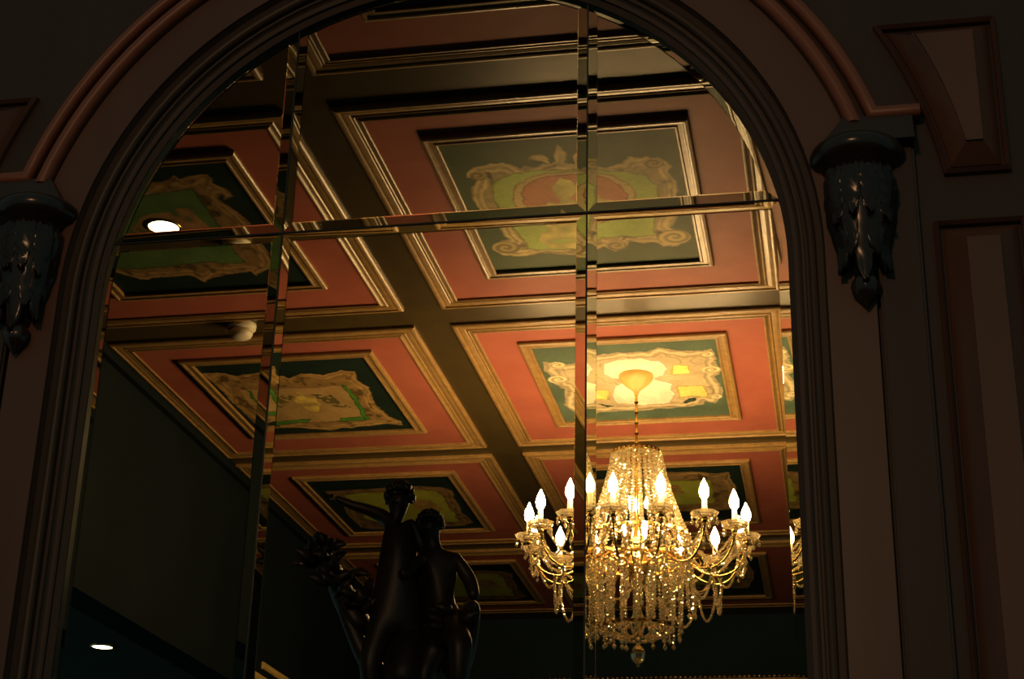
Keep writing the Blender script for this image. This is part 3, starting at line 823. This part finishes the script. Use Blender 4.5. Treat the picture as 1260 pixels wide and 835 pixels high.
# arms
def arm_proto():
    RA = .440
    arm = MB()
    ctrl = [(.055, 1.765), (.10, 1.800), (.15, 1.810), (.21, 1.780), (.27, 1.742), (.33, 1.730), (.385, 1.750), (.420, 1.795), (.436, 1.840), (.440, 1.862)]
    # smooth the control polygon (Catmull-Rom)
    pts = []
    C_ = [ctrl[0]] + ctrl + [ctrl[-1]]
    for i in range(1, len(C_) - 2):
        for s in range(6):
            t = s / 6
            p = []
            for d in (0, 1):
                p0, p1, p2, p3 = C_[i - 1][d], C_[i][d], C_[i + 1][d], C_[i + 2][d]
                p.append(.5 * ((2 * p1) + (-p0 + p2) * t + (2 * p0 - 5 * p1 + 4 * p2 - p3) * t * t + (-p0 + 3 * p1 - 3 * p2 + p3) * t ** 3))
            pts.append((p[0], 0, zl(p[1])))
    pts.append((ctrl[-1][0], 0, zl(ctrl[-1][1])))
    arm.tube(pts, .0045, 8)
    arm.lathe([(.001, zl(1.852)), (.012, zl(1.856)), (.014, zl(1.866)), (.009, zl(1.874)), (.001, zl(1.876))], c=(RA, 0, 0), n=12)
    arm.tube([(.21, 0, zl(1.785)), (.235, 0, zl(1.83)), (.262, 0, zl(1.835)), (.272, 0, zl(1.812)), (.258, 0, zl(1.80))], .0035, 6)
    a = arm.build('arm', M['brass'], chand)
    mb = MB()
    mb.lathe([(.010, zl(1.872)), (.030, zl(1.872)), (.044, zl(1.878)), (.052, zl(1.890)), (.053, zl(1.894)), (.044, zl(1.884)), (.030, zl(1.879)), (.010, zl(1.878))], n=24, smooth=False, mod=lambda w_, k: 1 + (.07 * math.cos(w_ * 8) if 2 <= k <= 5 else 0))
    o = mb.build('drip_dish', M['crystal'], a, (RA, 0, 0))
    mb = MB()
    mb.lathe([(.001, zl(1.874)), (.016, zl(1.876)), (.016, zl(1.884)), (.0105, zl(1.890)), (.0105, zl(1.948)), (.001, zl(1.949))], n=16)
    o = mb.build('candle_sleeve', M['sleeve'], a, (RA, 0, 0))
    mb = MB()
    mb.lathe([(.001, zl(1.948)), (.009, zl(1.950)), (.016, zl(1.960)), (.0195, zl(1.975)), (.018, zl(1.990)), (.012, zl(2.006)), (.006, zl(2.020)), (.001, zl(2.032))], n=18)
    o = mb.build('flame_bulb', M['bulb'], a, (RA, 0, 0))
    for q in range(6):
        w_ = 2 * PI * q / 6
        mb = MB(); x, y = .048 * math.cos(w_), .048 * math.sin(w_)
        mb.bead((x, y, zl(1.872)), .006, .008); mb.bead((x, y, zl(1.855)), .007, .013)
        mb.build('crystal_drop', M['crystal'], a, (RA, 0, 0))
    mb = MB()      # long prisms below the arm
    mb.bead((.0, 0, zl(1.835)), .008, .012); mb.bead((.0, 0, zl(1.812)), .006, .008); mb.bead((0, 0, zl(1.785)), .009, .020); mb.bead((0, 0, zl(1.755)), .006, .009)
    o = mb.build('hanging_prism', M['crystal'], a, (RA - .008, 0, 0))
    return a
arm0 = arm_proto()
TH0 = -PI / 2 + math.atan2(CC.x, CC.y) * -1      # towards the viewer's side of the ring
th_view = math.atan2(-CC.y, -CC.x)
ARMS = [th_view + math.radians(12 + 24 * k) for k in range(15)]
for k, a in enumerate(ARMS):
    o = arm0 if k == 0 else copy_tree(arm0, chand)
    o.rotation_euler = (0, 0, a)
def pol(r, a, z): return (r * math.cos(a), r * math.sin(a), zl(z))
for k, a in enumerate(ARMS):
    b = a + math.radians(24)
    for (r, z, sag, sz) in ((.435, 1.868, .120, .0062), (.335, 1.728, .135, .0066)):
        pts = []
        for i in range(15):
            t = i / 14
            p = Vector(pol(r, a, z)).lerp(Vector(pol(r, b, z)), t)
            p.z -= sag * (1 - (2 * t - 1) ** 2) ** .8
            pts.append(p)
        strand(pts, 'bead_swag', size=sz, gap=1.6)
    # chain from the wide ring out to the arm
    pts = []
    for i in range(14):
        t = i / 13
        r = .205 + (.425 - .205) * t
        p = Vector(pol(r, a + .06, 1.895 - .03 * t)); p.z -= .10 * math.sin(PI * t)
        pts.append(p)
    strand(pts, 'bead_swag', size=.0062, gap=1.6)

# ------------------------------------------------------------------ small fittings
sd = empty('smoke_detector', (-2.252, 5.735, ZC)); sd.scale = (.86, .86, .95)
tag(sd, 'round cream smoke detector on the dark ceiling beam at the left', 'smoke detector')
mb = MB(); mb.lathe([(.001, 0), (.066, 0), (.068, -.006), (.066, -.022), (.058, -.027), (.001, -.027)], n=36); mb.build('base_plate', M['white_plastic'], sd)
mb = MB(); mb.lathe([(.001, -.027), (.047, -.028), (.047, -.036), (.054, -.037), (.054, -.044), (.048, -.056), (.036, -.064), (.001, -.066)], n=36); mb.build('sensor_dome', M['white_plastic'], sd)

def downlight(loc, r, label, vis=.008):
    root = empty('downlight', loc); tag(root, label, 'ceiling light')
    mb = MB(); mb.lathe([(r, .012), (r, -.001), (r * 1.06, -vis * .6), (r * 1.18, -vis * .6), (r * 1.22, .0), (r * 1.22, .012)], n=40); mb.build('trim_ring', M['brass'], root)
    mb = MB(); mb.lathe([(.001, -.003), (r * .6, -.0025), (r, -.001), (r, .006), (.001, .006)], n=40); mb.build('lit_lens', M['downlight'], root)
    return root
downlight((-2.229, 4.852, ZC - .012), .052, 'bright round downlight at the upper left, set in the green cartouche panel')
downlight((-3.225, 6.895, 3.196), .045, 'round downlight glowing alone in the dark at the lower left')

# gilded rails cut short to the shape of glints on the left wall
def rail(name, y0, y1, z, label):
    mb = MB(); n = 8
    prof = [(0, .018), (.010, .018), (.018, .010), (.022, 0), (.018, -.010), (.010, -.018), (0, -.018)]
    vs = [(XL + .001 + dx, yy, z + dz) for yy in (y0, y1) for dx, dz in prof]
    m_ = len(prof)
    mb.add(vs, [(i, i + 1, m_ + i + 1, m_ + i) for i in range(m_ - 1)] + [(0, m_, 2 * m_ - 1, m_ - 1), tuple(range(m_)), tuple(range(m_, 2 * m_))])
    o = mb.build(name, M['rail_gilt'], None); tag(o, label, 'rail', 'gilded rails on the left wall')
    return o
rail('gilded_rail', 7.88, 8.60, 3.290, 'lower of two short gilded rails gleaming in the dark at the bottom left')
rail('gilded_rail', 8.10, 8.53, 3.362, 'upper and dimmer of two gilded rails in the dark at the bottom left')

# gilded beaded cornice at the foot of the view on the far wall
corn = empty('beaded_cornice', (-1.15, YB, 3.80))
tag(corn, 'gilded beaded cornice on the far wall just showing along the bottom edge', 'cornice')
mb = MB(); mb.box((-1.05, -.07, -.06), (1.05, 0, -.012), .004); mb.build('ledge', M['gilt_dark'], corn)
mb = MB()
for k in range(66):
    x = -1.03 + k * .0316
    mb.lathe([(.001, .014), (.010, .010), (.013, 0), (.010, -.010), (.001, -.014)], c=(x, -.056, .000), n=8)
mb.build('bead_row', M['brass'], corn)

# ------------------------------------------------------------------ bronze statue of two children
YS = 3.40
stat = empty('statue', (-.895, YS, 2.20))
tag(stat, 'dark bronze statue of two children in silhouette, one stretching an arm to the left', 'statue')
SX, SZ_ = -.895, 2.20
def skin(name, verts, edges, mat, parent, sub=2):
    me = bpy.data.meshes.new(name)
    me.from_pydata([(x - SX, y - YS, z - SZ_) for x, y, z, r in verts], edges, [])
    o = bpy.data.objects.new(name, me); link(o, parent)
    me.materials.append(mat)
    o.modifiers.new('skin', 'SKIN').use_smooth_shade = True
    for i, v in enumerate(verts):
        sv = me.skin_vertices[0].data[i]
        rr = v[3] if isinstance(v[3], tuple) else (v[3], v[3])
        sv.radius = rr
        sv.use_root = (i == 0)
    s_ = o.modifiers.new('sub', 'SUBSURF'); s_.levels = sub; s_.render_levels = sub
    for p in me.polygons: p.use_smooth = True
    return o
def child(px, arm_l, arm_r, head, name='child_figure'):
    """px: dict of joints"""
    V_ = []; E_ = []
    def add(p, r, par=None):
        V_.append((p[0], p[1], p[2], r)); i = len(V_) - 1
        if par is not None: E_.append((par, i))
        return i
    pel = add(px['pelvis'], (.040, .034)); bel = add(px['belly'], (.041, .036), pel); ch = add(px['chest'], (.040, .030), bel)
    nk = add(px['neck'], .016, ch); hd = add(px['jaw'], (.027, .026), nk); top = add(px['crown'], (.030, .030), hd)
    for side, chain in (('l', arm_l), ('r', arm_r)):
        par = ch
        for p, r in chain: par = add(p, r, par)
    for leg in px['legs']:
        par = pel
        for p, r in leg: par = add(p, r, par)
    return skin(name, V_, E_, M['bronze'], stat)
def hand(base, direction, up, s=1.0):
    """palm stub with five short fingers grown from it"""
    d = Vector(direction).normalized(); u = Vector(up).normalized(); w_ = d.cross(u).normalized()
    B = Vector(base); V_ = [(B.x, B.y, B.z, .0060 * s)]; E_ = []
    p = B + d * .008 * s; V_.append((p.x, p.y, p.z, .0066 * s)); E_.append((0, 1))
    for k, (off, L) in enumerate(((-.0052, .011), (-.0018, .013), (.0018, .0125), (.0052, .010))):
        a = p + w_ * off * s + d * .006 * s; b = a + d * L * .6 * s - u * .001; c = b + d * L * .45 * s - u * .004 * s
        i = len(V_)
        for q in (a, b, c): V_.append((q.x, q.y, q.z, .0019 * s))
        E_.extend([(1, i), (i, i + 1), (i + 1, i + 2)])
    a = B + w_ * -.007 * s + d * .004 * s; b = a + w_ * -.005 * s + d * .007 * s; i = len(V_)
    for q in (a, b): V_.append((q.x, q.y, q.z, .0022 * s))
    E_.extend([(0, i), (i, i + 1)])
    return skin('hand', V_, E_, M['bronze'], stat, 1)
# first child: upright, arm out to the left
child(dict(pelvis=(-.918, 3.40, 2.475), belly=(-.922, 3.395, 2.530), chest=(-.927, 3.40, 2.600), neck=(-.928, 3.40, 2.668), jaw=(-.928, 3.394, 2.690), crown=(-.930, 3.402, 2.712),
           legs=[[((-.945, 3.385, 2.42), .034), ((-.965, 3.36, 2.33), .026), ((-.955, 3.38, 2.25), .018)], [((-.890, 3.41, 2.42), .034), ((-.880, 3.42, 2.33), .026), ((-.885, 3.43, 2.25), .018)]]),
      [((-.958, 3.398, 2.664), (.020, .018)), ((-.998, 3.392, 2.680), .0135), ((-1.035, 3.385, 2.690), .011), ((-1.070, 3.378, 2.705), .0075)],
      [((-.896, 3.405, 2.652), (.022, .018)), ((-.872, 3.41, 2.590), .015), ((-.855, 3.39, 2.560), .012)], None)
hand((-1.072, 3.378, 2.706), (-1, -.1, .35), (0, 0, 1), .9)
# second child: lower at the right, leaning against the first
child(dict(pelvis=(-.826, 3.42, 2.400), belly=(-.832, 3.415, 2.460), chest=(-.836, 3.41, 2.535), neck=(-.850, 3.405, 2.606), jaw=(-.856, 3.395, 2.628), crown=(-.856, 3.402, 2.650),
           legs=[[((-.790, 3.38, 2.40), .036), ((-.760, 3.33, 2.36), .028), ((-.765, 3.34, 2.27), .020)], [((-.840, 3.40, 2.36), .034), ((-.850, 3.38, 2.30), .026), ((-.845, 3.40, 2.24), .018)]]),
      [((-.868, 3.40, 2.570), (.020, .018)), ((-.890, 3.37, 2.530), .015), ((-.900, 3.34, 2.515), .012)],
      [((-.795, 3.415, 2.565), (.022, .019)), ((-.762, 3.41, 2.515), .017), ((-.748, 3.39, 2.470), .014)], None)
hand((-.748, 3.388, 2.466), (.2, -.5, -1), (1, 0, 0), .9)
def curls(c, r, n, seed):
    rs = random.Random(seed); mb = MB()
    for k in range(n):
        u = rs.uniform(-.35, 1); a = rs.uniform(0, 2 * PI); s = math.sqrt(1 - u * u)
        d = Vector((s * math.cos(a), s * math.sin(a), u))
        if d.y < -.35 and d.z < .35: continue
        p = Vector(c) + d * r
        bm = bmesh.new(); bmesh.ops.create_icosphere(bm, subdivisions=1, radius=rs.uniform(.007, .011))
        bm.verts.index_update()
        mb.add([v.co + p - Vector((SX, YS, SZ_)) for v in bm.verts], [[v.index for v in f.verts] for f in bm.faces], True); bm.free()
    return mb.build('curly_hair', M['bronze'], stat)
curls((-.929, 3.404, 2.713), .028, 110, 3)
curls((-.856, 3.404, 2.648), .024, 100, 4)
for (x, y, z, s) in ((-.928, 3.371, 2.699, 1.0), (-.856, 3.372, 2.636, .9)):      # faces: nose, brow, lips, ears
    mb = MB(); q = lambda a, b, c: (x + a * s - SX, y + b * s - YS, z + c * s - SZ_)
    mb.add([q(0, -.004, .008), q(-.004, .004, -.003), q(.004, .004, -.003), q(0, -.009, -.003), q(0, .004, -.006)], [(0, 1, 3), (0, 3, 2), (1, 4, 3), (3, 4, 2), (0, 2, 1), (1, 2, 4)], True)
    for sx in (-1, 1):
        mb.tube([q(sx * .003, -.001, .010), q(sx * .009, -.001, .0125), q(sx * .015, .004, .010)], .0022 * s, 6)
        mb.tube([q(sx * .027, .030, .006), q(sx * .0295, .030, .000), q(sx * .027, .030, -.006)], .0035 * s, 6)
    mb.tube([q(-.006, -.001, -.011), q(0, -.004, -.0105), q(.006, -.001, -.011)], .0018 * s, 6)
    mb.build('face', M['bronze'], stat)
# drapery and foliage mass at their feet
rs = random.Random(9)
def leaf(mb, p, d, L, wd):
    d = Vector(d).normalized(); side = d.cross(Vector((0, -1, .2))).normalized(); nn = side.cross(d)
    p = Vector(p) - Vector((SX, YS, SZ_)); vs = []; fs = []
    for i in range(7):
        t = i / 6; c = p + d * L * t + nn * (.25 * L * math.sin(t * 2.2)); w_ = wd * math.sin(PI * (.08 + .92 * t)) * (1 + .3 * (i % 2))
        vs += [c - side * w_, c + nn * w_ * .4, c + side * w_]
    for i in range(6):
        for j in range(2): fs.append((3 * i + j, 3 * i + j + 1, 3 * i + j + 4, 3 * i + j + 3))
    mb.add(vs, fs, True)
for cx_, cz_, n_ in ((-1.082, 2.575, 22), (-1.05, 2.52, 20), (-1.00, 2.47, 14), (-.79, 2.42, 12)):
    mb = MB()
    for k in range(n_):
        a = rs.uniform(-.4, PI + .4)
        leaf(mb, (cx_ + rs.uniform(-.02, .02), 3.38 + rs.uniform(-.03, .03), cz_ + rs.uniform(-.03, .02)), (math.cos(a), rs.uniform(-.9, .1), math.sin(a) * .7), rs.uniform(.035, .062), rs.uniform(.009, .014))
    lf = mb.build('bronze_foliage', M['bronze'], stat)
    sm = lf.modifiers.new('thick', 'SOLIDIFY'); sm.thickness = .002
def skin_branch():
    V_ = [(-.93, 3.41, 2.28, .03), (-.99, 3.40, 2.36, .022), (-1.03, 3.39, 2.44, .016), (-1.06, 3.385, 2.52, .012), (-1.085, 3.38, 2.60, .007)]
    return skin('branch', V_, [(i, i + 1) for i in range(4)], M['bronze'], stat)
skin_branch()
V_ = [(-.80, 3.42, 2.30, (.055, .04)), (-.782, 3.43, 2.38, (.050, .035)), (-.772, 3.44, 2.440, (.040, .028)), (-.760, 3.44, 2.485, (.024, .018))]
skin('drapery', V_, [(0, 1), (1, 2), (2, 3)], M['bronze'], stat)
V_ = [(-.875, 3.435, 2.36, (.045, .02)), (-.876, 3.435, 2.44, (.045, .02)), (-.878, 3.432, 2.52, (.038, .018)), (-.884, 3.43, 2.585, (.022, .014))]
skin('drapery', V_, [(0, 1), (1, 2), (2, 3)], M['bronze'], stat)
V_ = [(-.985, 3.41, 2.40, (.045, .03)), (-1.03, 3.41, 2.46, (.045, .03)), (-1.065, 3.41, 2.53, (.036, .025)), (-1.085, 3.41, 2.585, (.018, .014))]
skin('drapery', V_, [(0, 1), (1, 2), (2, 3)], M['bronze'], stat)
V_ = [(-.895, 3.41, 2.26, (.10, .07)), (-.89, 3.41, 2.34, (.075, .055)), (-.88, 3.41, 2.42, (.045, .035))]
skin('rockwork', V_, [(0, 1), (1, 2)], M['bronze'], stat)
mb = MB(); mb.lathe([(.001, .04), (.15, .04), (.165, .02), (.17, .0), (.001, 0)], n=40); mb.build('plinth', M['bronze'], stat, (0, 0, 0))
ped = empty('pedestal', (SX, YS, 0)); tag(ped, 'dark turned wooden pedestal below the bronze statue', 'pedestal')
mb = MB(); mb.box((-.24, -.24, 0), (.24, .24, .16), .01); mb.box((-.20, -.20, .16), (.20, .20, .22), .01); mb.build('base_block', M['black_wood'], ped)
mb = MB(); mb.lathe([(.001, .22), (.17, .22), (.175, .26), (.14, .30), (.13, .40), (.145, .9), (.14, 1.5), (.12, 1.9), (.15, 2.0), (.13, 2.04), (.18, 2.12), (.001, 2.12)], n=40); mb.build('shaft', M['black_wood'], ped)
mb = MB(); mb.box((-.20, -.20, 2.12), (.20, .20, 2.1995), .008); mb.build('top_slab', M['black_wood'], ped)
